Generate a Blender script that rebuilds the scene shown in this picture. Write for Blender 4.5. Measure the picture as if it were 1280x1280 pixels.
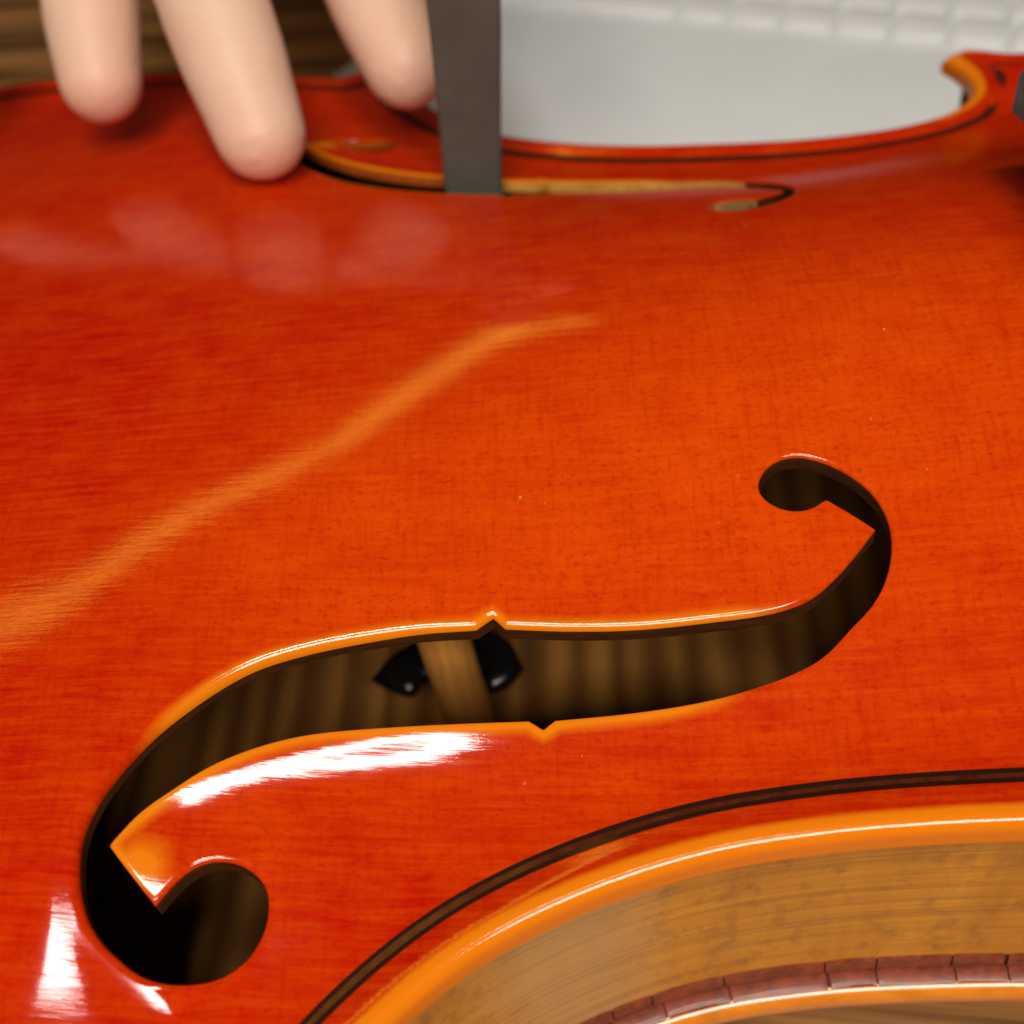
import bpy, bmesh, math, random
import numpy as np
from mathutils import Vector, Matrix
from mathutils.kdtree import KDTree
from mathutils.geometry import delaunay_2d_cdt
random.seed(7); rng = np.random.default_rng(7)
for o in list(bpy.data.objects): bpy.data.objects.remove(o)
scene = bpy.context.scene
MM = 0.001                     # the geometry below is written in millimetres

# ------------------------------------------------------------------ camera
cam_d = bpy.data.cameras.new('camera'); cam = bpy.data.objects.new('camera', cam_d)
scene.collection.objects.link(cam); scene.camera = cam
R_ = Vector((0.9915347347203287, 0.01657135951983721, -0.1287798892946873))
U_ = Vector((0.07693001001094299, 0.7240114837635788, 0.6854846059089712))
F_ = Vector((-0.10459753057698742, 0.6895888350474692, -0.7166076996342355))
CAM = Vector((14.702757, -100.075227, 90.715936))
cam.matrix_world = Matrix(((R_.x, U_.x, -F_.x, CAM.x*MM), (R_.y, U_.y, -F_.y, CAM.y*MM), (R_.z, U_.z, -F_.z, CAM.z*MM), (0, 0, 0, 1)))
cam_d.sensor_width = 36.0; cam_d.lens = 36.0*1461.6944/1280.0
cam_d.clip_start = 0.005; cam_d.clip_end = 20
cam_d.dof.use_dof = True; cam_d.dof.focus_distance = 0.102; cam_d.dof.aperture_fstop = 23.0

# ------------------------------------------------------------------ world, lamps, exposure
w = bpy.data.worlds.new('World'); scene.world = w; w.use_nodes = True
w.node_tree.nodes['Background'].inputs[0].default_value = (1.0, 0.86, 0.70, 1)
w.node_tree.nodes['Background'].inputs[1].default_value = 0.02
def area(name, loc, target, sx, sy, radiance, col, axis=None):
    l = bpy.data.lights.new(name, 'AREA'); l.shape = 'RECTANGLE'; l.size = sx; l.size_y = sy
    l.energy = radiance*math.pi*sx*sy; l.color = col
    o = bpy.data.objects.new(name, l); scene.collection.objects.link(o)
    loc = Vector(loc); z = (loc-Vector(target)).normalized()
    x = Vector(axis) if axis else Vector((1, 0, 0)); x = (x-z*x.dot(z)).normalized(); y = z.cross(x)
    o.matrix_world = Matrix(((x.x, y.x, z.x, loc.x), (x.y, y.y, z.y, loc.y), (x.z, y.z, z.z, loc.z), (0, 0, 0, 1)))
    return o
area('front_light', (0.07, -0.46, 0.50), (0, 0, 0), 0.37, 0.16, 18.5, (1.0, 0.93, 0.83))  # front area light, added to light the plate and the f-hole interior
area('ceiling_lamp', (0.07, -0.32, 0.93), (0, 0, 0), 0.22, 0.11, 33.0, (1.0, 0.95, 0.90))
def streak_light(name, a, b, wd, radiance, col):
    a, b = Vector(a), Vector(b); m = (a+b)/2; area(name, m, (0, 0, 0), (b-a).length, wd, radiance, col, (b-a).normalized())
streak_light('streak_light', (-0.47, 0.215, 0.60), (-0.160, 0.335, 0.60), 0.032, 4.9, (1.0, 0.60, 0.06))  # unseen strip lights, added for the diagonal streak reflected in the varnish
streak_light('streak_light', (-0.150, 0.345, 0.60), (-0.090, 0.64, 0.60), 0.032, 4.1, (1.0, 0.60, 0.06))
streak_light('streak_light', (-0.085, 0.655, 0.60), (-0.010, 0.69, 0.60), 0.045, 3.2, (1.0, 0.60, 0.06))
vs = scene.view_settings; vs.view_transform = 'Standard'; vs.look = 'None'; vs.exposure = 0.15; vs.gamma = 1.0
try: vs.use_curve_mapping = False
except Exception: pass
scene.render.engine = 'CYCLES'

# ---- violin geometry in millimetres: x towards the neck (0 = bridge line), y across, z above the ribs
WAIST_NEAR = [(65.7,73.2),(66.9,70.3),(67.7,66.6),(67.5,62.9),(66.1,60.1),(63.4,57.6),(59.8,55.9),(54.6,54.8),(48.4,54.3),(42.8,54.2),(36,54.2),(28.8,54.5),(19.3,55.6),(10.3,58.0),(2.7,61.2),(-2.1,64.1),(-6.5,67.8),(-10.2,71.7),(-14,77),(-17,82),(-18.6,86.5),(-18.4,91)]   # the side towards the camera is a little fuller
HALF = {  # half outline, one run per bout
 'upper': [(195,0),(194.2,15),(190,32),(182,50),(172,64),(160,74),(145,81.2),(130,84),(118,83),(105,79.2),(95,75),(88,72.0),(80.5,70.4),(75.5,70.6),(72,72.3),(68.9,73.8)],
 'waist': [(65.7,71.6),(66.9,68.7),(67.7,65.0),(67.5,61.3),(66.1,58.5),(63.4,55.9),(59.8,54.1),(54.6,52.9),(48.4,52.5),(41.8,52.6),(36,53.2),(30.2,54.0),(19.4,55.8),(10.3,58.3),(2.7,61.4),(-2.1,64.2),(-6.5,67.8),(-10.2,71.7),(-14,77),(-17,82),(-18.6,86.5),(-18.4,91)],
 'lower': [(-21.4,93),(-25,90.6),(-30,89),(-37,89.4),(-46,92.6),(-57,97.4),(-70,100.0),(-84,101.4),(-98,100.4),(-112,97.6),(-125,89),(-137,76.5),(-147,60),(-154.5,41),(-159.5,20),(-161,0)],
}
def spline(pts, step):
    P=np.array(pts,float); P=np.vstack([2*P[0]-P[1],P,2*P[-1]-P[-2]]); out=[]
    for i in range(1,len(P)-2):
        p0,p1,p2,p3=P[i-1:i+3]; n=max(2,int(np.linalg.norm(p2-p1)/step)+1)
        # centripetal Catmull-Rom
        t0=0.;t1=t0+np.linalg.norm(p1-p0)**.5;t2=t1+np.linalg.norm(p2-p1)**.5;t3=t2+np.linalg.norm(p3-p2)**.5
        t=np.linspace(t1,t2,n,endpoint=False)[:,None]
        A1=(t1-t)/(t1-t0)*p0+(t-t0)/(t1-t0)*p1;A2=(t2-t)/(t2-t1)*p1+(t-t1)/(t2-t1)*p2;A3=(t3-t)/(t3-t2)*p2+(t-t2)/(t3-t2)*p3
        B1=(t2-t)/(t2-t0)*A1+(t-t0)/(t2-t0)*A2;B2=(t3-t)/(t3-t1)*A2+(t-t1)/(t3-t1)*A3
        out.append((t2-t)/(t2-t1)*B1+(t-t1)/(t2-t1)*B2)
    out.append(P[-2][None]); return np.vstack(out)
def relax(c, it):
    c=c.copy()
    for _ in range(it): c[1:-1]=.25*c[:-2]+.5*c[1:-1]+.25*c[2:]
    return c
def seg_dist(Q, poly):
    """distance of points to a densely sampled closed polyline"""
    kd=KDTree(len(poly))
    for i,v in enumerate(poly): kd.insert((v[0],v[1],0.),i)
    kd.balance(); k=np.array([kd.find((a,b,0.))[1] for a,b in Q.tolist()]); n=len(poly); out=np.full(len(Q),1e9)
    for o in (-2,-1,0,1):
        A=poly[(k+o)%n]; B=poly[(k+o+1)%n]; D=B-A; t=np.clip(((Q-A)*D).sum(1)/((D**2).sum(1)+1e-12),0,1)
        out=np.minimum(out,np.linalg.norm(Q-A-t[:,None]*D,axis=1))
    return out
def inside(Q, poly):
    r=np.zeros(len(Q),bool); A=poly; B=np.roll(poly,-1,0)
    for (x1,y1),(x2,y2) in zip(A,B):
        if y1==y2: continue
        c=((y1>Q[:,1])!=(y2>Q[:,1]))&(Q[:,0]<(x2-x1)*(Q[:,1]-y1)/(y2-y1)+x1); r^=c
    return r
ARCH_H=16.4755; PW=.582525; CIN=5.29145; W0=54.25015; X0=37.39675; WA=.00477209; WB=1.0294177e-6
def smooth01(u):
    u=np.clip(u,0,1); return u*u*(3-2*u)
def half_width(x):
    d=x-X0; c=W0+WA*d*d+WB*d**4
    u=np.clip((x-17)/178.,-1,1)
    cap=np.where(x<X0,103.,88.)*np.sqrt(np.clip(1-np.abs(u)**4.,.02,1))
    c=np.minimum(c,400.)
    k=5.; m=np.minimum(c,cap)
    return m-k*np.log(np.exp(-(c-m)/k)+np.exp(-(cap-m)/k))
def arch(x,y):
    """height of the arched plate over the ribs"""
    x=np.asarray(x,float);y=np.asarray(y,float)
    t=np.clip(np.abs(y)/(half_width(x)-CIN),0,1)
    f=((1+np.cos(np.pi*t))/2)**PW; e=.05; f=(np.sqrt(f*f+e*e)-e)/((1+e*e)**.5-e)
    lon=1-np.clip(np.abs((x-17)/178.),0,1)**5
    return 3.2+(ARCH_H-3.2)*f*lon-1.4*np.exp(-((x+22)**2+(np.abs(y)-70)**2)/200.)*smooth01((-15-x)/10.)
F_HOLE = [(26.01, -23.59), (26.65, -22.16), (28.34, -21.0), (30.07, -20.86), (31.71, -21.38), (33.59, -22.42), (35.23, -23.84), (36.34, -25.27), (36.99, -26.89), (37.22, -28.46), (37.1, -29.96), (36.61, -31.74), (35.66, -33.61), (34.28, -35.28), (32.64, -36.59), (29.91, -38.95), (27.02, -40.26), (22.79, -41.49), (19.3, -42.24), (13.78, -43.0), (6.49, -43.69), (5.45, -44.45), (4.26, -43.76), (-0.75, -44.02), (-7.08, -44.54), (-13.32, -45.34), (-16.41, -46.08), (-19.4, -47.19), (-22.29, -48.69), (-24.86, -50.67), (-27.14, -52.63), (-29.16, -55.35), (-27.72, -56.9), (-26.24, -58.4), (-25.23, -59.46), (-24.39, -58.35), (-23.39, -57.08), (-22.36, -56.24), (-20.84, -55.81), (-19.25, -55.96), (-17.81, -56.66), (-16.73, -57.79), (-16.5, -59.52), (-16.66, -60.81), (-17.32, -62.25), (-18.38, -63.43), (-19.66, -64.19), (-21.81, -64.54), (-23.93, -64.56), (-25.99, -64.2), (-27.73, -63.09), (-29.34, -61.88), (-30.6, -59.91), (-31.32, -57.1), (-31.46, -55.05), (-31.11, -53.07), (-30.19, -50.8), (-28.77, -48.45), (-27.11, -46.11), (-24.95, -43.89), (-21.74, -41.25), (-18.84, -39.54), (-13.77, -37.86), (-9.48, -36.94), (-5.07, -36.21), (-0.2, -35.88), (1.35, -34.82), (2.42, -35.79), (8.69, -36.03), (14.33, -35.98), (19.97, -35.59), (25.75, -35.07), (27.92, -34.6), (29.64, -33.96), (31.8, -32.4), (33.68, -30.71), (35.92, -28.36), (34.25, -26.95), (32.0, -25.26), (31.25, -25.83), (30.21, -26.17), (29.02, -26.25), (27.72, -25.87), (26.63, -25.09), (26.12, -24.33)]
F_CORNER = [20, 21, 22, 31, 34, 65, 66, 67, 76, 78]          # nicks and wing tips stay sharp

# ------------------------------------------------------------------ small helpers
def link(o): scene.collection.objects.link(o); return o
def mesh_obj(name, verts, faces, mats, parent=None, smooth=True, midx=None, sharp=None):
    me = bpy.data.meshes.new(name)
    me.from_pydata([(a*MM, b*MM, c*MM) for a, b, c in verts], [], [tuple(int(i) for i in f) for f in faces])
    for m in (mats if isinstance(mats, (list, tuple)) else [mats]): me.materials.append(m)
    if midx is not None: me.polygons.foreach_set('material_index', np.asarray(midx, np.int32))
    me.polygons.foreach_set('use_smooth', np.full(len(me.polygons), smooth, bool))
    if smooth and sharp: me.set_sharp_from_angle(angle=math.radians(sharp))
    me.update()
    o = link(bpy.data.objects.new(name, me)); o.parent = parent
    return o
def empty(name, loc=(0, 0, 0)):
    o = link(bpy.data.objects.new(name, None)); o.location = [c*MM for c in loc]; o.empty_display_size = .02; return o
def tag(o, label=None, cat=None, group=None, kind=None):
    if label: o['label'] = label
    if cat: o['category'] = cat
    if group: o['group'] = group
    if kind: o['kind'] = kind
    return o
def set_attr(o, name, vals):
    a = o.data.attributes.new(name, 'FLOAT', 'POINT'); a.data.foreach_set('value', np.asarray(vals, np.float32))

# node helpers
class NT:
    def __init__(s, name):
        s.m = bpy.data.materials.new(name); s.m.use_nodes = True; s.t = s.m.node_tree; s.n = s.t.nodes
        s.b = s.n['Principled BSDF']; s.tc = s.n.new('ShaderNodeTexCoord').outputs['Object']
    def set(s, **k):
        for a, v in k.items():
            i = s.b.inputs[a.replace('_', ' ')]
            if hasattr(v, 'is_linked'): s.t.links.new(v, i)
            else: i.default_value = v
        return s
    def inp(s, node, key, v):
        i = node.inputs[key]
        if hasattr(v, 'is_linked'): s.t.links.new(v, i)
        else: i.default_value = v
    def mapping(s, scale, rot=(0, 0, 0), loc=(0, 0, 0), vec=None):
        n = s.n.new('ShaderNodeMapping'); s.inp(n, 'Vector', vec or s.tc); n.inputs['Scale'].default_value = scale
        n.inputs['Rotation'].default_value = rot; n.inputs['Location'].default_value = loc; return n.outputs[0]
    def noise(s, vec, scale=1., detail=4., rough=.5, dist=0.):
        n = s.n.new('ShaderNodeTexNoise'); s.inp(n, 'Vector', vec); n.inputs['Scale'].default_value = scale
        n.inputs['Detail'].default_value = detail; n.inputs['Roughness'].default_value = rough; n.inputs['Distortion'].default_value = dist
        return n.outputs['Fac']
    def ramp(s, fac, stops):
        n = s.n.new('ShaderNodeValToRGB'); s.inp(n, 'Fac', fac); e = n.color_ramp.elements
        while len(e) < len(stops): e.new(.5)
        for el, (p, c) in zip(e, stops): el.position = p; el.color = (c, c, c, 1) if isinstance(c, (int, float)) else (*c, 1)
        return n.outputs[0]
    def mix(s, fac, a, b, mode='MIX'):
        n = s.n.new('ShaderNodeMix'); n.data_type = 'RGBA'; n.blend_type = mode
        s.inp(n, 0, fac)
        for k, v in ((6, a), (7, b)): s.inp(n, k, (*v, 1) if isinstance(v, tuple) and len(v) == 3 else v)
        return n.outputs[2]
    def math(s, op, a, b=0.):
        n = s.n.new('ShaderNodeMath'); n.operation = op; s.inp(n, 0, a); s.inp(n, 1, b); return n.outputs[0]
    def attr(s, name):
        n = s.n.new('ShaderNodeAttribute'); n.attribute_name = name; return n.outputs['Fac']
    def bump(s, h, strength, dist):
        n = s.n.new('ShaderNodeBump'); s.inp(n, 'Height', h); n.inputs['Strength'].default_value = strength; n.inputs['Distance'].default_value = dist
        return n.outputs[0]

# ------------------------------------------------------------------ materials
def mat_varnish():
    t = NT('red_spruce_varnish')
    fine = t.noise(t.mapping((130, 1900, 130)), 1, 4, .65)            # spruce grain along the body
    cross = t.noise(t.mapping((1900, 170, 170)), 1, 3, .6)             # rays across the grain
    blot = t.noise(t.mapping((150, 190, 190)), 1, 6, .68, .1)
    patch = t.noise(t.mapping((13, 17, 17), loc=(.35, .2, 0)), 1, 2, .5)
    pores = t.noise(t.mapping((1500, 2300, 1500)), 1, 2, .6)
    red, orange = (.48, .0030, .0002), (.70, .062, .0005)
    f = t.math('ADD', t.math('ADD', t.math('MULTIPLY', blot, .62), t.math('MULTIPLY', patch, .55)), t.math('MULTIPLY', t.attr('gold'), .34))
    base = t.mix(t.ramp(f, [(.48, 0.), (1.0, 1.)]), red, orange)
    base = t.mix(t.ramp(fine, [(.40, .0), (.68, .30)]), base, (.84, .105, .001))
    base = t.mix(t.ramp(cross, [(.50, .0), (.76, .34)]), base, (.40, .005, .0003))
    base = t.mix(t.ramp(pores, [(.53, .0), (.72, .40)]), base, (.34, .005, .0))
    wn = t.noise(t.mapping((220, 300, 220)), 1, 4, .6)
    wear_sheen = t.math('MULTIPLY', t.attr('wear_sheen'), t.math('ADD', t.math('MULTIPLY', wn, .9), .55))
    col = t.mix(t.ramp(wear_sheen, [(.12, 0.), (.75, 1.)]), base, (.82, .205, .004))
    # specks of dust and tiny bare spots
    v = t.n.new('ShaderNodeTexVoronoi'); t.inp(v, 'Vector', t.mapping((430, 300, 300))); v.inputs['Scale'].default_value = 1
    sel = t.noise(t.mapping((90, 90, 90), loc=(3, 1, 2)), 1, 2)
    speck = t.math('MULTIPLY', t.ramp(v.outputs['Distance'], [(.02, 1.), (.055, 0.)]), t.ramp(sel, [(.56, 0.), (.72, 1.)]))
    col = t.mix(speck, col, (.75, .45, .25))
    rough = t.math('ADD', t.math('MULTIPLY', t.noise(t.mapping((120, 1100, 120)), 1, 4), .07), .045)
    h = t.math('ADD', t.math('MULTIPLY', fine, 1.), t.math('MULTIPLY', t.noise(t.mapping((70, 190, 70)), 1, 2), 1.2))
    h = t.math('ADD', h, t.math('MULTIPLY', pores, .25))
    nb = t.bump(h, .13, .00012); nc = t.bump(h, .085, .00012)
    t.set(Base_Color=col, Roughness=.6, Specular_IOR_Level=0., Coat_Weight=.42, Coat_Roughness=rough, Coat_IOR=1.9, Normal=nb, Coat_Normal=nc)
    return t.m
def mat_wood(name, a, b, scale, rough, spec=.3, coat=0., bump=.2, dark=None):
    t = NT(name); n1 = t.noise(t.mapping(scale), 1, 5, .6, .6); n2 = t.noise(t.mapping(tuple(4*c for c in scale)), 1, 3, .6)
    col = t.mix(t.ramp(n1, [(.3, 0.), (.7, 1.)]), a, b); col = t.mix(t.ramp(n2, [(.45, 0.), (.75, .45)]), col, tuple(.45*c for c in a))
    t.set(Base_Color=col, Roughness=rough, Specular_IOR_Level=spec, Coat_Weight=coat, Coat_Roughness=.12, Normal=t.bump(n2, bump, .0002)); return t.m
def mat_rib():
    t = NT('maple_rib_varnish')
    fl = t.noise(t.mapping((150, 150, 18)), 1, 3, .55, .3); ln = t.noise(t.mapping((16, 16, 900)), 1, 4, .6)
    sp = t.noise(t.mapping((420, 420, 300)), 1, 4, .7)
    col = t.mix(t.ramp(fl, [(.3, 0.), (.7, 1.)]), (.50, .175, .010), (.78, .330, .022))
    col = t.mix(t.ramp(ln, [(.42, 0.), (.72, .45)]), col, (.30, .090, .008))
    col = t.mix(t.ramp(sp, [(.50, 0.), (.72, .55)]), col, (.19, .058, .008))
    sheen = t.math('MULTIPLY', t.attr('wear_sheen'), t.math('ADD', t.noise(t.mapping((60, 60, 160)), 1, 4, .6), .42))  # pale reflected sheen, painted into the rib colour
    col = t.mix(t.ramp(sheen, [(.25, 0.), (.8, .75)]), col, (.60, .35, .13))
    ln2 = t.noise(t.mapping((30, 30, 1500)), 1, 4, .7)
    col = t.mix(t.ramp(ln2, [(.48, 0.), (.72, .5)]), col, (.28, .10, .018))
    t.set(Base_Color=col, Roughness=.38, Specular_IOR_Level=.4, Coat_Weight=.3, Coat_Roughness=.2, Normal=t.bump(ln, .25, .0001)); return t.m
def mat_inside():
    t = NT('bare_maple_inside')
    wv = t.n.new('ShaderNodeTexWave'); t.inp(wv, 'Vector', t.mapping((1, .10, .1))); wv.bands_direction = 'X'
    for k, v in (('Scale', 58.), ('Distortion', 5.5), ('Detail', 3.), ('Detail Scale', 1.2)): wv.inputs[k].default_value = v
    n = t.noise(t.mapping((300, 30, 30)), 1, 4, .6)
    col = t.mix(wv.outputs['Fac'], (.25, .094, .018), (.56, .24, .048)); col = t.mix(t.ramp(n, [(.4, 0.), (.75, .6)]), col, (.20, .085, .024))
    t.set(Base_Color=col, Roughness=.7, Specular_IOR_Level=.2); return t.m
def mat_simple(name, col, rough, spec=.5, metal=0., coat=0., nz=None, amt=.25, bump=0.):
    t = NT(name); c = col
    if nz:
        n = t.noise(t.mapping((nz, nz, nz)), 1, 5, .65); c = t.mix(t.ramp(n, [(.3, 0.), (.75, 1.)]), tuple(x*(1-amt) for x in col), tuple(min(1, x*(1+amt)) for x in col))
        if bump: t.set(Normal=t.bump(n, bump, .0002))
        t.set(Roughness=t.math('ADD', t.math('MULTIPLY', n, .25), rough-.12)); t.set(Base_Color=c)
    else: t.set(Base_Color=(*col, 1), Roughness=rough)
    t.set(Specular_IOR_Level=spec, Metallic=metal, Coat_Weight=coat, Coat_Roughness=.08); return t.m
def mat_skin():
    t = NT('skin'); n = t.noise(t.mapping((110, 110, 110)), 1, 4, .6); f = t.math('ADD', t.noise(t.mapping((900, 900, 900)), 1, 2, .5), t.math('MULTIPLY', t.noise(t.mapping((160, 160, 420)), 1, 3, .6), 2.5))
    pink = t.ramp(t.math('ADD', t.math('MULTIPLY', n, .6), t.math('MULTIPLY', t.attr('tip'), .25)), [(.25, 0.), (.9, 1.)])
    col = t.mix(pink, (.82, .56, .40), (.78, .41, .28))
    t.set(Base_Color=col, Roughness=.45, Specular_IOR_Level=.35, Subsurface_Weight=.4, Subsurface_Radius=(.004, .0016, .0008), Subsurface_Scale=.6, Normal=t.bump(f, .18, .0004)); return t.m
def mat_desk():
    t = NT('brown_desk_wood')
    ax = t.mapping((1, 1, 1), rot=(0, 0, math.radians(8)))
    g1 = t.noise(t.mapping((6, 150, 1), vec=ax), 1, 5, .62, .5); g2 = t.noise(t.mapping((18, 520, 1), vec=ax), 1, 3, .6)
    col = t.mix(t.ramp(g1, [(.40, 0.), (.58, 1.)]), (.055, .018, .005), (.48, .22, .065)); col = t.mix(t.ramp(g2, [(.5, 0.), (.72, .5)]), col, (.42, .25, .11))
    t.set(Base_Color=col, Roughness=.42, Specular_IOR_Level=.4, Normal=t.bump(g2, .2, .0003)); return t.m
VARN = mat_varnish(); INSIDE = mat_inside(); RIB = mat_rib(); DESK = mat_desk(); SKIN = mat_skin()
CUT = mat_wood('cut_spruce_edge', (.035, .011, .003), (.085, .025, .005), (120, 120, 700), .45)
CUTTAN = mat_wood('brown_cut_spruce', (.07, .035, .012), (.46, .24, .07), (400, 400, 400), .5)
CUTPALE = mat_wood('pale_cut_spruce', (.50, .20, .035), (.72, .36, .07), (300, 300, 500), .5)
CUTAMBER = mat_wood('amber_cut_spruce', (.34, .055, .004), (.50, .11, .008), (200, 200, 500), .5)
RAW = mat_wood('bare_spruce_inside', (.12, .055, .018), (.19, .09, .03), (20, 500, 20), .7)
BACKV = mat_wood('orange_maple_varnish', (.72, .19, .010), (.86, .29, .015), (60, 160, 60), .25, .5, .8)
PBLACK = mat_simple('purfling_black', (.022, .006, .003), .4, .2, 0, .15)
PMID = mat_simple('purfling_brown', (.085, .013, .004), .4, .2, 0, .15, nz=900, amt=.5)
BED = mat_simple('dark_varnish_crack', (.09, .010, .005), .4, .4)
CHIP = mat_simple('chipped_red_varnish', (.24, .050, .020), .42, .45, 0, .15, nz=600, amt=.5, bump=.3)
POST = mat_wood('sound_post_spruce', (.55, .20, .035), (.74, .32, .065), (600, 600, 20), .6)
STEEL = mat_simple('dull_grey_steel', (.090, .085, .070), .52, .35, .0, 0, nz=120, amt=.16, bump=.1)
EBONY = mat_simple('black_ebony', (.016, .014, .011), .4, .5, 0, 0, nz=300, amt=.5)
NECKM = mat_wood('neck_maple', (.50, .27, .10), (.62, .36, .15), (20, 150, 150), .4)
PALE = mat_simple('pale_grey_plastic', (.82, .86, .88), .42, .4, 0, 0, nz=35, amt=.035)
KEYM = mat_simple('white_key_plastic', (.86, .89, .90), .4, .4)
KEYWELL = mat_simple('key_well_grey', (.74, .76, .77), .5, .4)
GLASS = mat_simple('dark_screen_glass', (.01, .011, .012), .08, .5)
NAIL = mat_simple('fingernail', (.80, .50, .40), .25, .5)

# ------------------------------------------------------------------ desk
tag(mesh_obj('desk', [(-900, -500, -49.6), (1000, -500, -49.6), (1000, 1100, -49.6), (-900, 1100, -49.6), (-900, -500, -80), (1000, -500, -80), (1000, 1100, -80), (-900, 1100, -80)],
             [(0, 1, 2, 3), (7, 6, 5, 4), (0, 4, 5, 1), (1, 5, 6, 2), (2, 6, 7, 3), (3, 7, 4, 0)], DESK, smooth=False), kind='structure')

# ------------------------------------------------------------------ violin body
RUN = {k: spline(v, 1.0) for k, v in HALF.items()}
mir = lambda c: np.stack([c[:, 0], -c[:, 1]], 1)
def half_line(): return np.vstack([RUN['upper'], RUN['waist'], RUN['lower']])
RUN_N = dict(RUN, waist=spline(WAIST_NEAR, 1.0))
h_ = half_line(); hn_ = np.vstack([RUN_N[k] for k in ('upper', 'waist', 'lower')]); OUT = np.vstack([h_, mir(hn_[1:-1])[::-1]])                 # closed outline, counter-clockwise from the neck
def f_outline():
    P = F_HOLE; n = len(P); out = []; par = []; cs = F_CORNER
    for a, b in zip(cs, cs[1:]+[cs[0]+n]):
        run = [P[i % n] for i in range(a, b+1)]
        if len(run) == 2:
            A, B = np.array(run); k = max(2, int(np.linalg.norm(B-A)/.4)); c = A+(B-A)*np.linspace(0, 1, k+1)[:, None]
        else: c = relax(spline(run, .35), 14)
        out.append(c[:-1]); par.append(np.linspace(a, b, len(c))[:-1] % n)
    return np.vstack(out), np.concatenate(par)
FN, FPAR = f_outline(); FF = mir(FN)[::-1]
F_RIM = np.interp(FPAR, [0, 10, 20, 31, 34, 48, 53, 60, 65, 70, 74, 76, 84], [.30, .30, .26, .26, .26, .6, .9, .8, .5, .42, .38, .28, .30])
def tangent_normals(c, closed):
    t = np.roll(c, -1, 0)-np.roll(c, 1, 0) if closed else np.gradient(c, axis=0)
    t /= np.linalg.norm(t, axis=1)[:, None]+1e-9; return np.stack([-t[:, 1], t[:, 0]], 1)
def rings(c, ds, sgns=(1, -1), every=1):
    n = tangent_normals(c, True); return np.vstack([c[::every]+s*d*n[::every] for d in ds for s in sgns])
def sstep(x): x = np.clip(x, 0, 1); return x*x*(3-2*x)

# hollows (fluting) cut into the plate along the lower wing and beside the lower eye of each f-hole
WING = spline([(-29.6, -56.0), (-26.4, -52.7), (-22.2, -50.4), (-17.1, -48.6), (-9.9, -46.9), (-.6, -45.5), (5, -45.0)], .5)
EYE = spline([(-27.8, -45.6), (-29.8, -48.8), (-31.9, -52.4), (-32.5, -55.7), (-32.1, -58.9), (-31, -61.9), (-28.6, -65.0), (-25.2, -68.0), (-21, -70.6)], .5)
def side_field(Q, line):
    """signed offset across a polyline (positive to its right) and position along it 0..1"""
    best = np.full(len(Q), 1e9); off = np.zeros(len(Q)); pos = np.zeros(len(Q)); m = len(line)-1
    for i in range(m):
        A, B = line[i], line[i+1]; D = B-A; L = np.linalg.norm(D); u = ((Q-A)@D)/(L*L); uc = np.clip(u, 0, 1)
        d = np.linalg.norm(Q-A-uc[:, None]*D, axis=1); k = d < best
        cr = (D[1]*(Q[:, 0]-A[0])-D[0]*(Q[:, 1]-A[1]))/L
        best[k] = d[k]; off[k] = np.sign(cr[k])*d[k]; pos[k] = (i+uc[k])/m
    return off, pos
def flute(Q):
    Q = np.stack([Q[:, 0], -np.abs(Q[:, 1])], 1); z = np.zeros(len(Q))
    near = (np.abs(Q[:, 0]+15) < 40) & (Q[:, 1] < -30)
    q = Q[near]
    o, p = side_field(q, WING); win = sstep(p/.22)*sstep((1-p)/.35)
    z1 = -WING_A*(np.tanh(o/WING_S)+1)*win*np.exp(-np.clip(o-3, 0, 9)/4.)
    o, p = side_field(q, EYE); o = -o; s = EYE_S*(.55+1.1*p); win = sstep(p/.3)*sstep((1-p)/.12)
    z2 = -EYE_A*(.6+.9*p)*(np.tanh(o/s)+1)*win*np.exp(-np.clip(o-2.5, 0, 9)/3.)
    cx, cy, dx, dy, sl, sg = TILT; u = (q[:, 0]-cx)*dx+(q[:, 1]-cy)*dy; r2 = (q[:, 0]-cx)**2+(q[:, 1]-cy)**2
    z[near] = z1+z2-sl*u*np.exp(-r2/(2*sg*sg)); return z
WING_A, WING_S, EYE_A, EYE_S = .24, 1.1, .16, 1.1; TILT = (-30.0, -62.0, .10, -.99, .12, 7.0)
def edge_bead(d): return .45*(1-sstep((d-1.6)/3.4))
def round_off(d, r): u = np.clip(d/r, 0, 1); return -r*(1-np.sqrt(np.clip(1-(1-u)**2, 0, 1)))
def plate_top(Q, d_out, d_f):
    z = arch(Q[:, 0], Q[:, 1])+flute(Q)+edge_bead(d_out)+round_off(d_out, 1.25)
    return z+round_off(d_f, rim_radius(Q))
F_IN = np.array([(-31.3, -54), (-30.2, -50.7), (-28.8, -48.4), (-27.1, -46), (-25, -43.9), (-21.7, -41.2), (-18.8, -39.5), (-13.8, -37.9), (-9.5, -37), (-5, -36.2), (0, -35.9), (8.7, -36), (14.3, -36), (20, -35.6), (25.8, -35), (29.6, -34), (33.7, -30.7)])
F_OUT = np.array([(-29, -55.4), (-27, -52.6), (-24.9, -50.7), (-22.3, -48.7), (-19.4, -47.2), (-16.4, -46.1), (-13.3, -45.3), (-7, -44.5), (-.7, -44), (6.5, -43.7), (13.8, -43), (19.3, -42.2), (22.8, -41.5), (27, -40.3), (30, -38.9)])
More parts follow.
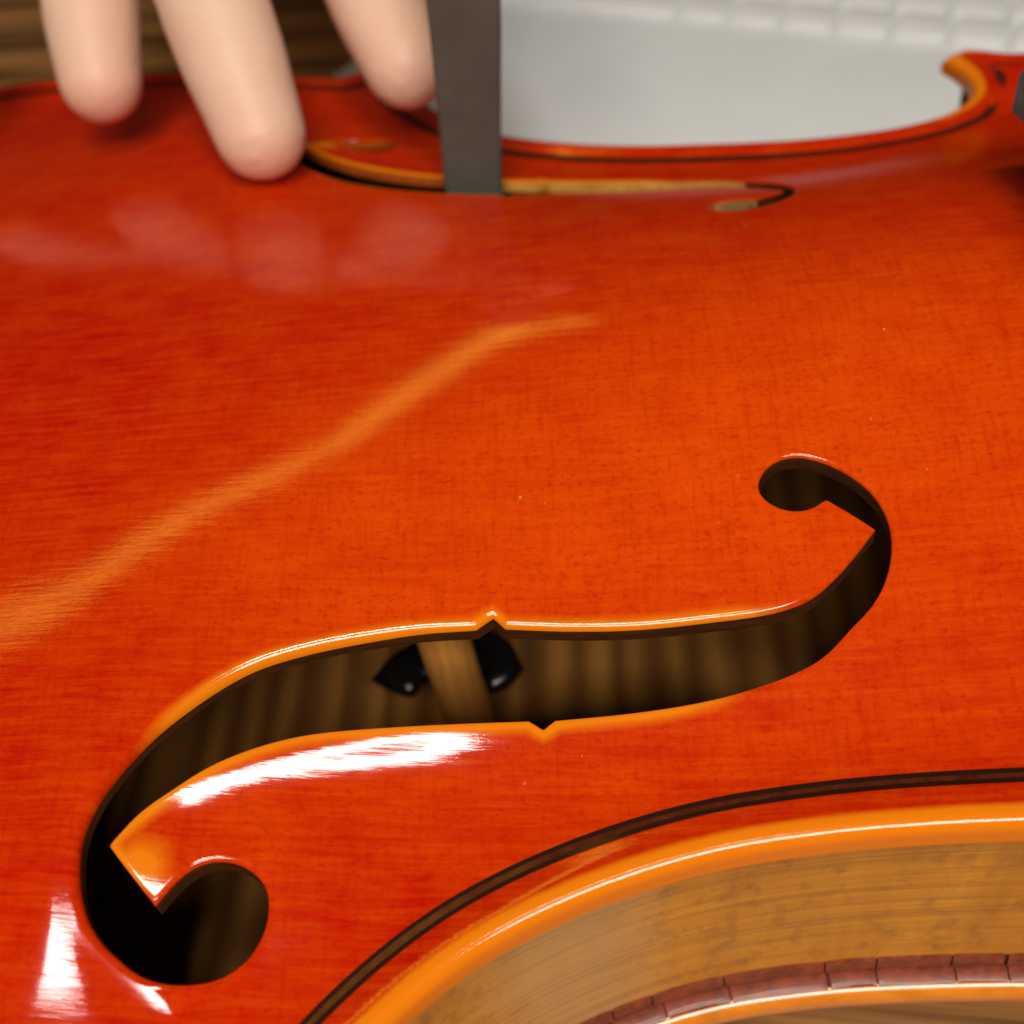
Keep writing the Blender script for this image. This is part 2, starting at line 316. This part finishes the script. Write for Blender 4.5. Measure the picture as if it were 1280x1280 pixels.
def f_sides(Q):
    """masks of the strips along the inner and outer edge of either f-hole stem"""
    x, y = Q[:, 0], -np.abs(Q[:, 1])
    yi = np.interp(x, F_IN[:, 0], F_IN[:, 1]); yo = np.interp(x, F_OUT[:, 0], F_OUT[:, 1])
    return (y > yi-.25) & (y < yi+5) & (x > -31) & (x < 33), (y < yo+.25) & (y > yo-5) & (x > -29) & (x < 29)
def rim_radius(Q):
    kd = KDTree(len(FN))
    for i, v in enumerate(FN): kd.insert((v[0], v[1], 0.), i)
    kd.balance(); return F_RIM[[kd.find((a, -abs(b), 0.))[1] for a, b in Q.tolist()]]
def triangulate(loops, extra, keep):
    """constrained triangulation of closed loops plus free points; keep(centroids) picks the faces"""
    V = []; E = []
    for l in loops:
        s = len(V); V += [tuple(v) for v in l]; E += [(s+i, s+(i+1) % len(l)) for i in range(len(l))]
    V += [tuple(v) for v in extra]
    r = delaunay_2d_cdt([Vector(v) for v in V], E, [], 0, 1e-5)
    P = np.array([tuple(v) for v in r[0]]); T = np.array([f for f in r[2]], int)
    C = P[T].mean(1); T = T[keep(C)]
    a, b, c = P[T[:, 0]], P[T[:, 1]], P[T[:, 2]]
    cr = (b[:, 0]-a[:, 0])*(c[:, 1]-a[:, 1])-(b[:, 1]-a[:, 1])*(c[:, 0]-a[:, 0])
    T[cr < 0] = T[cr < 0][:, ::-1]
    used = np.unique(T); m = -np.ones(len(P), int); m[used] = np.arange(len(used)); return P[used], m[T]
def boundary(T):
    E = np.vstack([T[:, [0, 1]], T[:, [1, 2]], T[:, [2, 0]]]); S = {(a, b) for a, b in E.tolist()}
    return [(a, b) for a, b in S if (b, a) not in S]
def grid(x0, x1, y0, y1, s):
    g = np.stack(np.meshgrid(np.arange(x0, x1, s), np.arange(y0, y1, s)), -1).reshape(-1, 2); return g+rng.uniform(-.12, .12, g.shape)*s

violin = empty('violin', (0, 0, 0))
tag(violin, 'red-orange varnished violin body without strings or bridge, lying on the brown desk', 'violin')

def build_top():
    fine = grid(-66, 78, -74, 62, 1.15); coarse = grid(-160, 195, -104, 104, 3.2)
    coarse = coarse[~((coarse[:, 0] > -67) & (coarse[:, 0] < 79) & (coarse[:, 1] > -75) & (coarse[:, 1] < 63))]
    fr = [rings(f, (.06, .15, .28, .45, .66, .95, 1.4, 2.0)) for f in (FN, FF)]
    orr = rings(OUT, (.06, .18, .38, .65, 1.0, 1.5, 2.1, 2.8, 3.6, 4.6), (-1, 1))
    pts = np.vstack([fine, coarse]+fr+[orr])
    do = seg_dist(pts, OUT); df = np.minimum(seg_dist(pts, FN), seg_dist(pts, FF))
    n_g = len(fine)+len(coarse); idx = np.arange(len(pts)); ok = inside(pts, OUT) & ~inside(pts, FN) & ~inside(pts, FF)
    ok &= (do > .05) & (df > .05)
    ok &= ~((idx < n_g) & ((df < 2.2) | (do < 5.0)))
    # a ring point must sit at its own offset, otherwise it comes from a fold at a sharp corner
    want = np.zeros(len(pts)); k = n_g
    for f in (FN, FF):
        for d in (.06, .15, .28, .45, .66, .95, 1.4, 2.0):
            for s in (1, -1): want[k:k+len(f)] = d; k += len(f)
    for d in (.06, .18, .38, .65, 1.0, 1.5, 2.1, 2.8, 3.6, 4.6):
        for s in (1, -1): want[k:k+len(OUT)] = d; k += len(OUT)
    near = np.minimum(do, df); ok &= (idx < n_g) | (near > want*.93-.01)
    keep = lambda C: inside(C, OUT) & ~inside(C, FN) & ~inside(C, FF)
    P, T = triangulate([OUT, FN, FF], pts[ok], keep)
    do = seg_dist(P, OUT); df = np.minimum(seg_dist(P, FN), seg_dist(P, FF))
    zt = plate_top(P, do, df); zu = np.minimum(np.maximum(arch(P[:, 0], P[:, 1])+flute(P)-1.75-1.3*sstep((df-.6)/6), .9), zt-.3)
    n = len(P); V = np.vstack([np.column_stack([P, zt]), np.column_stack([P, zu])])
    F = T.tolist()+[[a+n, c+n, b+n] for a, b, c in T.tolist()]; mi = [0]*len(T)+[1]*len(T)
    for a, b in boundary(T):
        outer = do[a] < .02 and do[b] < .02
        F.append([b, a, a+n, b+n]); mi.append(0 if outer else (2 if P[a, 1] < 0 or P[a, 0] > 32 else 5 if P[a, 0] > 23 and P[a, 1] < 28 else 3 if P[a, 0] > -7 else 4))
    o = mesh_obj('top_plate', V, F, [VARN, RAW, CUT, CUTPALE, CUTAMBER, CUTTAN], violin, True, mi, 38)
    # worn varnish: the plate's rim, the f-hole rims, the tips of the lower wings
    q = np.stack([P[:, 0], -np.abs(P[:, 1])], 1)
    lw = np.exp(-(((q[:, 0]+26.6)**2+(q[:, 1]+56.6)**2)/(2*1.4**2)))*.95
    fi, fo = f_sides(P)
    wi = fi*np.exp(-(df/.85)**2)*.95*sstep((30-q[:, 0])/9)*sstep((q[:, 0]+30)/6)
    wq = fo*np.exp(-(df/.95)**2)*1.0*sstep((25-q[:, 0])/8)
    wo = (1-sstep((do-1.2)/1.1))*np.where(P[:, 1] < 0, 1, sstep((P[:, 0]-58)/6)*(P[:, 0] < 70))
    wear_sheen = np.clip(np.maximum.reduce([lw, wi, wq, wo]), 0, 1)
    gold = np.exp(-((P[:, 0]-28)/36)**2-((P[:, 1]+14)/26)**2)+.5*np.exp(-((P[:, 0]+10)/22)**2-((P[:, 1]+25)/14)**2)
    set_attr(o, 'gold', np.concatenate([gold, gold])); set_attr(o, 'wear_sheen', np.concatenate([wear_sheen, wear_sheen])); return o
top = build_top()

def strip(line_a, line_b, zf):
    """ribbon between two equally long polylines"""
    n = len(line_a); P = np.vstack([line_a, line_b]); z = zf(P)
    return np.column_stack([P, z]), [(i, i+1, n+i+1, n+i) for i in range(n-1)]
# purfling: two black lines with a brown one between, let into the plate a few millimetres from the edge
def purf(run, d0, d1):
    n = tangent_normals(run, False); a = run+n*d0; b = run+n*d1
    ok = (seg_dist(a, OUT) > d0-.12) & (seg_dist(b, OUT) > d1-.12) & inside(a, OUT)
    return a[ok], b[ok]
pz = lambda P: plate_top(P, seg_dist(P, OUT), np.full(len(P), 9.))+.05
dense = {k: relax(spline(v, .6), 20) for k, v in HALF.items()}; dense_n = dict(dense, waist=relax(spline(WAIST_NEAR, .6), 20))
for k in ('waist', 'upper', 'lower'):
    for sd in (1, -1):
        run = dense[k] if sd == 1 else mir(dense_n[k])[::-1]
        a, b = purf(run, 3.85, 5.15)
        if len(a) < 3: continue
        v, f = strip(a, b, pz); s = mesh_obj('purfling', v, f, PMID, top)
        for d0, d1 in ((3.8, 4.28), (4.72, 5.2)):
            a, b = purf(run, d0, d1); v, f = strip(a, b, lambda P: pz(P)+.03); mesh_obj('purfling_line', v, f, PBLACK, top)

# ribs
for k in ('waist', 'upper', 'lower'):
    for sd in (1, -1):
        run = dense[k] if sd == 1 else mir(dense_n[k])[::-1]
        n = tangent_normals(run, False); a = run+n*2.7; b = run+n*3.9
        ok = (seg_dist(a, OUT) > 2.55) & inside(a, OUT); a, b = a[ok], b[ok]; m = len(a); zs = [0.93, -6, -12, -18, -24, -30.05]
        V = [(*p, z) for z in zs for p in a]+[(*p, z) for z in zs for p in b]; F = []
        for j in range(5):
            for i in range(m-1):
                q = (j*m+i, j*m+i+1, (j+1)*m+i+1, (j+1)*m+i); F.append(q[::1]); o2 = 6*m; F.append(tuple(o2+x for x in q[::-1]))
        for j in range(5):
            for e in (0, m-1): F.append((j*m+e, (j+1)*m+e, 6*m+(j+1)*m+e, 6*m+j*m+e))
        nf = len(F); mi = [(i % 2) if i < 2*5*(m-1) else 0 for i in range(nf)]
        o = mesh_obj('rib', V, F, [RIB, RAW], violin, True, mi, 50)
        VV = np.array(V); set_attr(o, 'wear_sheen', (np.exp(-((VV[:, 0]-6)/8.5)**2)*(k == 'waist')))  # mask of the painted sheen, waist ribs only

# back plate
def build_back():
    g = grid(-160, 195, -104, 104, 2.6); orr = rings(OUT, (.06, .2, .45, .8, 1.2, 1.8, 2.6, 3.6, 5.), (-1, 1))
    pts = np.vstack([g, orr]); do = seg_dist(pts, OUT); ok = inside(pts, OUT) & (do > .05); ok[:len(g)] &= do[:len(g)] > 5.5
    P, T = triangulate([OUT], pts[ok], lambda C: inside(C, OUT)); do = seg_dist(P, OUT)
    ar = (arch(P[:, 0], P[:, 1])-3.2)/(ARCH_H-3.2)
    zt = -30-np.clip(do-7, 0, 9)/9*1.0-11.5*ar+round_off(do, 1.5); zb = -33.6-15.6*ar*.999-round_off(do, 1.5)
    zb = np.minimum(zb, zt-.8); n = len(P)
    V = np.vstack([np.column_stack([P, zt]), np.column_stack([P, zb])])
    F = T.tolist()+[[a+n, c+n, b+n] for a, b, c in T.tolist()]
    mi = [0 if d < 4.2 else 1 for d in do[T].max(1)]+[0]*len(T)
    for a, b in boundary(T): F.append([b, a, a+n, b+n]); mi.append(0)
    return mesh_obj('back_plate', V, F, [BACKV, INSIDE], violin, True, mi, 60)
back = build_back()
# cracked strip of dark red varnish along the foot of the near waist rib: an upper row against the rib, a lower one on the edge
runc = mir(dense_n['waist'])[::-1]; nrm = tangent_normals(runc, False)
xx = np.arange(-10, 60, .2); order = np.argsort(runc[:, 0]); ro, no = runc[order], nrm[order]
mono = np.concatenate([[True], np.diff(np.maximum.accumulate(ro[:, 0])) > 1e-4]); ro, no = ro[mono], no[mono]
rc = np.column_stack([xx, np.interp(xx, ro[:, 0], ro[:, 1])]); nc = np.column_stack([np.interp(xx, ro[:, 0], no[:, k]) for k in (0, 1)]); nc /= np.linalg.norm(nc, axis=1)[:, None]
def chip(i0, i1, row):
    V = []; m = i1-i0; lift = rng.uniform(-.07, .07)
    for i in range(i0, i1):
        p, q = rc[i], nc[i]; j = lift+.04*math.sin(i*.15)+.03*math.sin(i*.06+row)-.12*max(0, 1-min(i-i0, i1-1-i)/2.5)
        if row == 0: prof = [(2.72, -27.1+j), (2.52, -27.3+j), (2.38+j*.5, -28.9), (2.45, -29.6), (2.72, -29.6)]
        else: prof = [(2.75, -29.8), (2.45, -29.62), (1.2, -29.72+j*.4), (.95+j*.4, -29.95), (1.05, -30.6)]
        V += [(p[0]+q[0]*d, p[1]+q[1]*d, z) for d, z in prof]
    F = [(5*i+k, 5*i+k+1, 5*i+6+k, 5*i+5+k) for i in range(m-1) for k in range(4)]+[tuple(range(5)), tuple(range(5*m-1, 5*m-6, -1))]
    F += [(5*i+4, 5*i, 5*i+5, 5*i+9) for i in range(m-1)]
    return V, F
bed = [[(2.74, -27.3), (2.66, -27.35), (2.6, -29.7)], [(2.6, -29.88), (1.3, -29.9), (1.12, -30.2)]]
for prof in bed:
    V = [(p[0]+q[0]*d, p[1]+q[1]*d, z) for p, q in zip(rc, nc) for d, z in prof]
    mesh_obj('varnish_bed', V, [(3*i+k, 3*i+k+1, 3*i+4+k, 3*i+3+k) for i in range(len(rc)-1) for k in range(2)], BED, back, True, None, 50)
for row, xs in ((0, [-10, 1, 9.5, 13.2, 20.2, 30.0, 35.0, 42.2, 47.5, 55, 60]), (1, [-10, 3, 9.0, 14.2, 20.7, 30.5, 35.0, 42.6, 47.7, 54, 60])):
    for x0, x1 in zip(xs[:-1], xs[1:]):
        i0 = int(np.searchsorted(rc[:, 0], x0)); i1 = int(np.searchsorted(rc[:, 0], x1))-int(rng.integers(0, 2))
        if i1-i0 < 3: continue
        v, f = chip(i0, i1, row); mesh_obj('varnish_strip', v, f, CHIP, back, True, None, 50)

# sound post, standing under the top on the treble side
def tube(path, rad, seg=24, cap=True, squash=None):
    P = np.array(path, float); rad = np.broadcast_to(rad, (len(P),)); V = []; F = []
    T = np.gradient(P, axis=0); T /= np.linalg.norm(T, axis=1)[:, None]
    u = np.cross(T[0], (0, 1, 0)); u = u if np.linalg.norm(u) > .1 else np.cross(T[0], (1, 0, 0))
    for i in range(len(P)):
        u = u-T[i]*(u@T[i]); u /= np.linalg.norm(u); v = np.cross(T[i], u)
        for k in range(seg):
            a = 2*math.pi*k/seg; V.append(tuple(P[i]+rad[i]*(math.cos(a)*u+math.sin(a)*v)))
    for i in range(len(P)-1):
        for k in range(seg): F.append((i*seg+k, i*seg+(k+1) % seg, (i+1)*seg+(k+1) % seg, (i+1)*seg+k))
    if cap: F += [tuple(range(seg))[::-1], tuple((len(P)-1)*seg+k for k in range(seg))]
    return V, F
pb = np.array((-7.6, -18.0, -39.2)); pt = np.array((-9.0, -18.2, 11.6))
v, f = tube([pb+(pt-pb)*t for t in (0, .02, .25, .5, .75, .98, 1)], [2.8, 3.05, 3.05, 3.05, 3.05, 3.05, 2.8], 32)
mesh_obj('sound_post', v, f, POST, violin, True, None, 40)

# fingerboard (its end shows at the right border) and neck
def loft(secs):
    m = len(secs[0]); V = [p for s in secs for p in s]; F = []
    for i in range(len(secs)-1):
        for k in range(m): F.append((i*m+k, i*m+(k+1) % m, (i+1)*m+(k+1) % m, (i+1)*m+k))
    F += [tuple(range(m))[::-1], tuple((len(secs)-1)*m+k for k in range(m))]; return V, F
def fb_sec(x):
    u = (x-59)/200; hw = 21.2-9*u; z0 = 21.8-2*u; s = [(x, hw, z0), (x, hw-.4, z0+4.4)]
    s += [(x, hw*c, z0+4.8+4.6*(1-c*c)) for c in np.linspace(.95, -.95, 13)]; s += [(x, -hw+.4, z0+4.4), (x, -hw, z0), (x, -hw+4, z0+.9), (x, 0, z0+2.4), (x, hw-4, z0+.9)]; return s
v, f = loft([fb_sec(x) for x in (59.0, 59.3, 90, 130, 180, 230, 258)]); mesh_obj('fingerboard', v, f, EBONY, violin, True, None, 35)
def nk(x, hw, zb, zt): return [(x, hw*math.cos(a), zt+(zt-zb)*math.sin(a) if math.sin(a) < 0 else zt) for a in np.linspace(0, -math.pi, 15)]
v, f = loft([nk(*a) for a in ((191.5, 16, -26, 20.0), (196, 15, -26, 20.0), (203, 13, -8, 20.0), (214, 12.2, 4, 19.9), (235, 11.8, 6, 19.7), (258, 11.6, 6, 19.5))]); mesh_obj('neck', v, f, NECKM, violin, True, None, 50)

# ------------------------------------------------------------------ sound post setter: flat steel tool through the far f-hole, fork at its lower end
setter = empty('sound_post_setter', (-4.5, 40, 40))
tag(setter, 'flat dark grey steel sound post setter standing upright in the far f-hole beside the fingers', 'tool')
S0 = np.array((-4.5, 40, 40.))
def bar(path, w, th):
    P = np.array(path, float); T = np.gradient(P, axis=0); T /= np.linalg.norm(T, axis=1)[:, None]; secs = []
    for p, t, hw in zip(P, T, w):
        u = np.array((1., -.03, .03)); u -= t*(u@t); u /= np.linalg.norm(u); n = np.cross(t, u); e = .35; h = th/2; hw = hw/2
        secs.append([tuple(p+u*a+n*b-S0) for a, b in ((-hw+e, -h), (hw-e, -h), (hw, -h+e), (hw, h-e), (hw-e, h), (-hw+e, h), (-hw, h-e), (-hw, -h+e))])
    return loft(secs)
blade = [(-.2, 39.6, 50.5), (-.3, 39.7, 49.6), (-.35, 39.75, 47), (-.5, 39.8, 42), (-.9, 40, 33.5), (-2.1, 40.2, 22), (-3.4, 40.4, 10), (-3.9, 40.2, 3), (-5.6, 38.5, -7), (-6.5, 33, -17), (-7.6, 23, -24), (-8.6, 10, -27), (-9.2, 0, -27.6), (-9.4, -7, -27.8)]
wid = [7.0, 8.4, 8.8, 8.8, 8.8, 8.2, 7.7, 7.5, 7.3, 7.2, 7.0, 6.6, 6.4, 6.4]
c = spline([np.array(list(b)+[w_]) for b, w_ in zip(blade, wid)], 2.0)
v, f = bar(c[:, :3], c[:, 3], 2.0); mesh_obj('blade', v, f, STEEL, setter, True, None, 35)
BLK = mat_simple('polished_black_steel', (.016, .015, .014), .24, .8, .6)
# fork: crescent plate whose two points reach round the post
A = spline([(-20.2, -13.6), (-16.4, -9.4), (-9.4, -6.6), (-3, -8.6), (-.6, -13.4)], .5); B = spline([(-20.2, -13.6), (-17.0, -15.6), (-14.6, -16.4), (-13.4, -14.4), (-9.4, -13.6), (-5.6, -14.6), (-4.9, -16.6), (-2.6, -15.6), (-.6, -13.4)], .5)
def resample(c, n):
    s = np.concatenate([[0], np.cumsum(np.linalg.norm(np.diff(c, axis=0), axis=1))]); t = np.linspace(0, s[-1], n); return np.stack([np.interp(t, s, c[:, i]) for i in (0, 1)], 1)
A, B = resample(A, 40), resample(B, 40); V = []; F = []
prof = [(0, 0.), (.06, .8), (.25, 1.25), (.5, 1.4), (.75, 1.25), (.94, .8), (1, 0.), (.94, -.8), (.5, -1.3), (.06, -.8)]; m = len(prof)
for i in range(40):
    e = min(1, math.sin(math.pi*i/39)*2.5+.05)
    for u, hz in prof:
        p = A[i]+(B[i]-A[i])*u; V.append((p[0]-S0[0], p[1]-S0[1], -27.6+hz*e+.06*(p[1]+10)-S0[2]))
for i in range(39):
    for k in range(m): F.append((i*m+k, i*m+(k+1) % m, (i+1)*m+(k+1) % m, (i+1)*m+k))
mesh_obj('fork', V, F, BLK, setter)

# ------------------------------------------------------------------ laptop behind the violin
LO = np.array((34.0, 190.1)); LU = np.array((.893, -.450)); LV = np.array((.450, .893)); LZ = -39.0
laptop = empty('laptop', (LO[0], LO[1], LZ)); laptop.rotation_euler = (0, 0, math.atan2(LU[1], LU[0]))
tag(laptop, 'open pale grey laptop with white keys behind the violin', 'laptop')
def rbox(x0, x1, y0, y1, z0, z1, r, e, seg=5):
    """rounded slab, plan radius r, top and bottom edge e"""
    def ringp(ins, z):
        out = []
        for cx, cy, a0 in ((x1-r, y1-r, 0), (x0+r, y1-r, 90), (x0+r, y0+r, 180), (x1-r, y0+r, 270)):
            for k in range(seg+1):
                a = math.radians(a0+90*k/seg); out.append((cx+(r-ins)*math.cos(a), cy+(r-ins)*math.sin(a), z))
        return out
    return loft([ringp(e, z0), ringp(e*.3, z0+e*.3), ringp(0, z0+e), ringp(0, z1-e), ringp(e*.3, z1-e*.3), ringp(e, z1)])
v, f = rbox(-73, 152, -80, 96, -10.4, 0, 8, 1.0); mesh_obj('base', v, f, PALE, laptop, True, None, 30)
v, f = rbox(-71.8, 148, -1.5, 74, -.4, .25, 2, .1); mesh_obj('key_well', v, f, KEYWELL, laptop, True, None, 30)
key_cache = {}
def key(u0, u1, v0, v1):
    k = (round(u1-u0, 2), round(v1-v0, 2))
    if k not in key_cache:
        w_, h2 = k; v, f = rbox(0, w_, 0, h2, .1, 1.5, 1.4, .4, 3); key_cache[k] = mesh_obj('key', v, f, KEYM, laptop, True, None, 30); o = key_cache[k]
    else: o = link(key_cache[k].copy()); o.parent = laptop
    o.location = (u0*MM, v0*MM, 0)
PT = 13.1; G = 1.5
key(-64.5, -G/2-.2, 0, PT-G)
for i in range(10): key(i*PT+.6, (i+1)*PT-G+.6, 0, PT-G)
key(-71.2, -66.2, 0, PT-G)
for r_ in range(1, 5):
    off = (-4.0, -8.0, -1.5, -5.5)[r_-1]; x = -70-off*.5
    key(-71.2, x-G, r_*PT, (r_+1)*PT-G)
    while x < 146-PT:
        key(x, x+PT-G, r_*PT, (r_+1)*PT-G); x += PT
    if 146.5-x > 5: key(x, 146.5, r_*PT, (r_+1)*PT-G)
v, f = rbox(-73, 152, 0, 150, -5, 0, 8, .8); lid = mesh_obj('lid', v, f, PALE, laptop, True, None, 30); lid.location = (0, .0985, .003); lid.rotation_euler = (math.radians(72), 0, 0)
v, f = rbox(-72.2, 151.2, .8, 149.2, .02, .35, 7, .05); scr = mesh_obj('screen', v, f, GLASS, lid, True, None, 30)

# ------------------------------------------------------------------ hand
HAND = dict(
 middle=([(-30.3, 41.1, 19.0), (-33.5, 49.5, 26.1), (-36.6, 57.8, 32.5), (-40.3, 68.7, 39.3), (-44.4, 86.7, 47.5), (-49.0, 111.0, 57.6)], [6.1, 7, 7.6, 7.8, 8.4, 9.2]),
 ring=([(-56.8, 59.6, 20.3), (-57.7, 66.5, 25.8), (-58.6, 76.1, 32.3), (-60.8, 89.7, 40.2), (-65.4, 106.9, 49.0), (-71.6, 126.3, 57.4)], [5.9, 6.6, 7, 7.2, 7.8, 8.6]),
 index=([(-12.9, 61.0, 16.7), (-15.8, 68.5, 21.5), (-18.7, 76.8, 27.1), (-21.8, 88.7, 33.5), (-25.5, 103.8, 41.6), (-31.7, 125.8, 52.5)], [6.2, 7.1, 7.6, 7.7, 8.4, 9.3]),
 pinky=([(-86.5, 73.1, 25.1), (-87.1, 79.4, 29.9), (-88.2, 87.6, 35.2), (-90.3, 99.1, 40.9), (-92.7, 115.0, 48.2), (-93.0, 132.7, 55.5)], [5.2, 5.9, 6.2, 6.3, 6.8, 7.6]),
 thumb=([(2.6, 49.0, 37.8), (2.1, 55.2, 39.6), (-0.0, 66.8, 42.7), (-5.0, 84.6, 48.0), (-13.6, 107.7, 54.7), (-28.6, 135.4, 64.1)], [6.2, 7.6, 8.4, 9, 11, 13]))
def build_hand():
    bm_v, bm_f = [], []
    def add(v, f):
        s = len(bm_v); bm_v.extend(v); bm_f.extend([tuple(s+i for i in q) for q in f])
    tips = []
    for name, (pts, rad) in HAND.items():
        c = spline([np.array(list(p)+[r]) for p, r in zip(pts, rad)], 1.2); P = c[:, :3]; r = c[:, 3]
        t = P[0]-P[3]; t /= np.linalg.norm(t); k = r[0]
        capP = [P[0]+t*k*math.sin(a)*1.0 for a in np.radians((88, 75, 60, 45, 30, 15))]; capR = [k*math.cos(a) for a in np.radians((88, 75, 60, 45, 30, 15))]
        # slight joint creases
        s = np.concatenate([[0], np.cumsum(np.linalg.norm(np.diff(P, axis=0), axis=1))])
        r = r*(1-.035*np.exp(-((s-21)/2.2)**2)+.02*np.exp(-((s-10)/5)**2))
        v, f = tube(np.vstack([capP, P]), np.concatenate([capR, r]), 28); add(v, f); tips.append(P[0]+t*k*.5)
    pc = [(-57.1, 116.5, 50.1, 22, 8), (-57.7, 124.7, 53.8, 34, 11), (-58.1, 133.0, 57.7, 38, 13), (-59.1, 149.1, 65.0, 38, 14.5), (-59.9, 168.1, 73.6, 36, 15.5), (-60.3, 186.7, 81.8, 31, 15.5), (-60.6, 202.4, 88.6, 27, 15), (-61.4, 224.7, 99.0, 25.5, 17), (-63.0, 257.3, 113.9, 28, 20), (-67.3, 318.0, 139.4, 32, 25), (-70.7, 368.1, 160.2, 35, 28)]
    secs = []; up = np.array((0., -.50, .87)); 
    for x, y, z, a, b in pc:
        secs.append([(x+a*math.cos(q)*abs(math.cos(q))**-.15 if abs(math.cos(q)) > .05 else x+a*math.cos(q), y+up[1]*b*math.sin(q), z+up[2]*b*math.sin(q)) for q in np.linspace(0, 2*math.pi, 36, endpoint=False)])
    v, f = loft(secs); add(v, f)
    o = mesh_obj('hand', bm_v, bm_f, SKIN)
    md = o.modifiers.new('r', 'REMESH'); md.mode = 'VOXEL'; md.voxel_size = .9*MM; md.use_smooth_shade = True
    sm = o.modifiers.new('s', 'SMOOTH'); sm.iterations = 9; sm.factor = .5
    dg = bpy.context.evaluated_depsgraph_get(); me = bpy.data.meshes.new_from_object(o.evaluated_get(dg)); o.modifiers.clear(); o.data = me
    if not me.materials: me.materials.append(SKIN)
    me.polygons.foreach_set('use_smooth', np.ones(len(me.polygons), bool))
    co = np.empty(len(me.vertices)*3, np.float32); me.vertices.foreach_get('co', co); co = co.reshape(-1, 3)/MM
    tip = np.max([np.exp(-(((co-t)**2).sum(1))/(2*5.5**2)) for t in tips], 0); set_attr(o, 'tip', tip)
    # nails on the far side of each fingertip
    for name, (pts, rad) in HAND.items():
        p0, p1 = np.array(pts[0]), np.array(pts[1]); t = (p0-p1)/np.linalg.norm(p0-p1)
        n = np.array((0, .72, .69)) if name != 'thumb' else np.array((.1, -.6, .78)); n = np.array((0., .8, -.6)) if name != 'thumb' else n
        n -= t*(n@t); n /= np.linalg.norm(n); s = np.cross(t, n); r = rad[0]; V = []; m = 9
        for i in range(m):
            for j in range(m):
                u = (i/(m-1)-.5)*2; q = (j/(m-1)-.5)*2; qq = q*math.sqrt(max(0, 1-.28*u*u)); a = qq*.75
                V.append(tuple(p0+t*(u*3.4-2.6)+(n*math.cos(a)+s*math.sin(a))*(r*1.015)))
        F = [(i*m+j, i*m+j+1, (i+1)*m+j+1, (i+1)*m+j) for i in range(m-1) for j in range(m-1)]
        mesh_obj('fingernail', V, F, NAIL, o)
    return o
hand = build_hand()
tag(hand, 'bare hand reaching down with its fingertips on and above the violin top', 'hand')
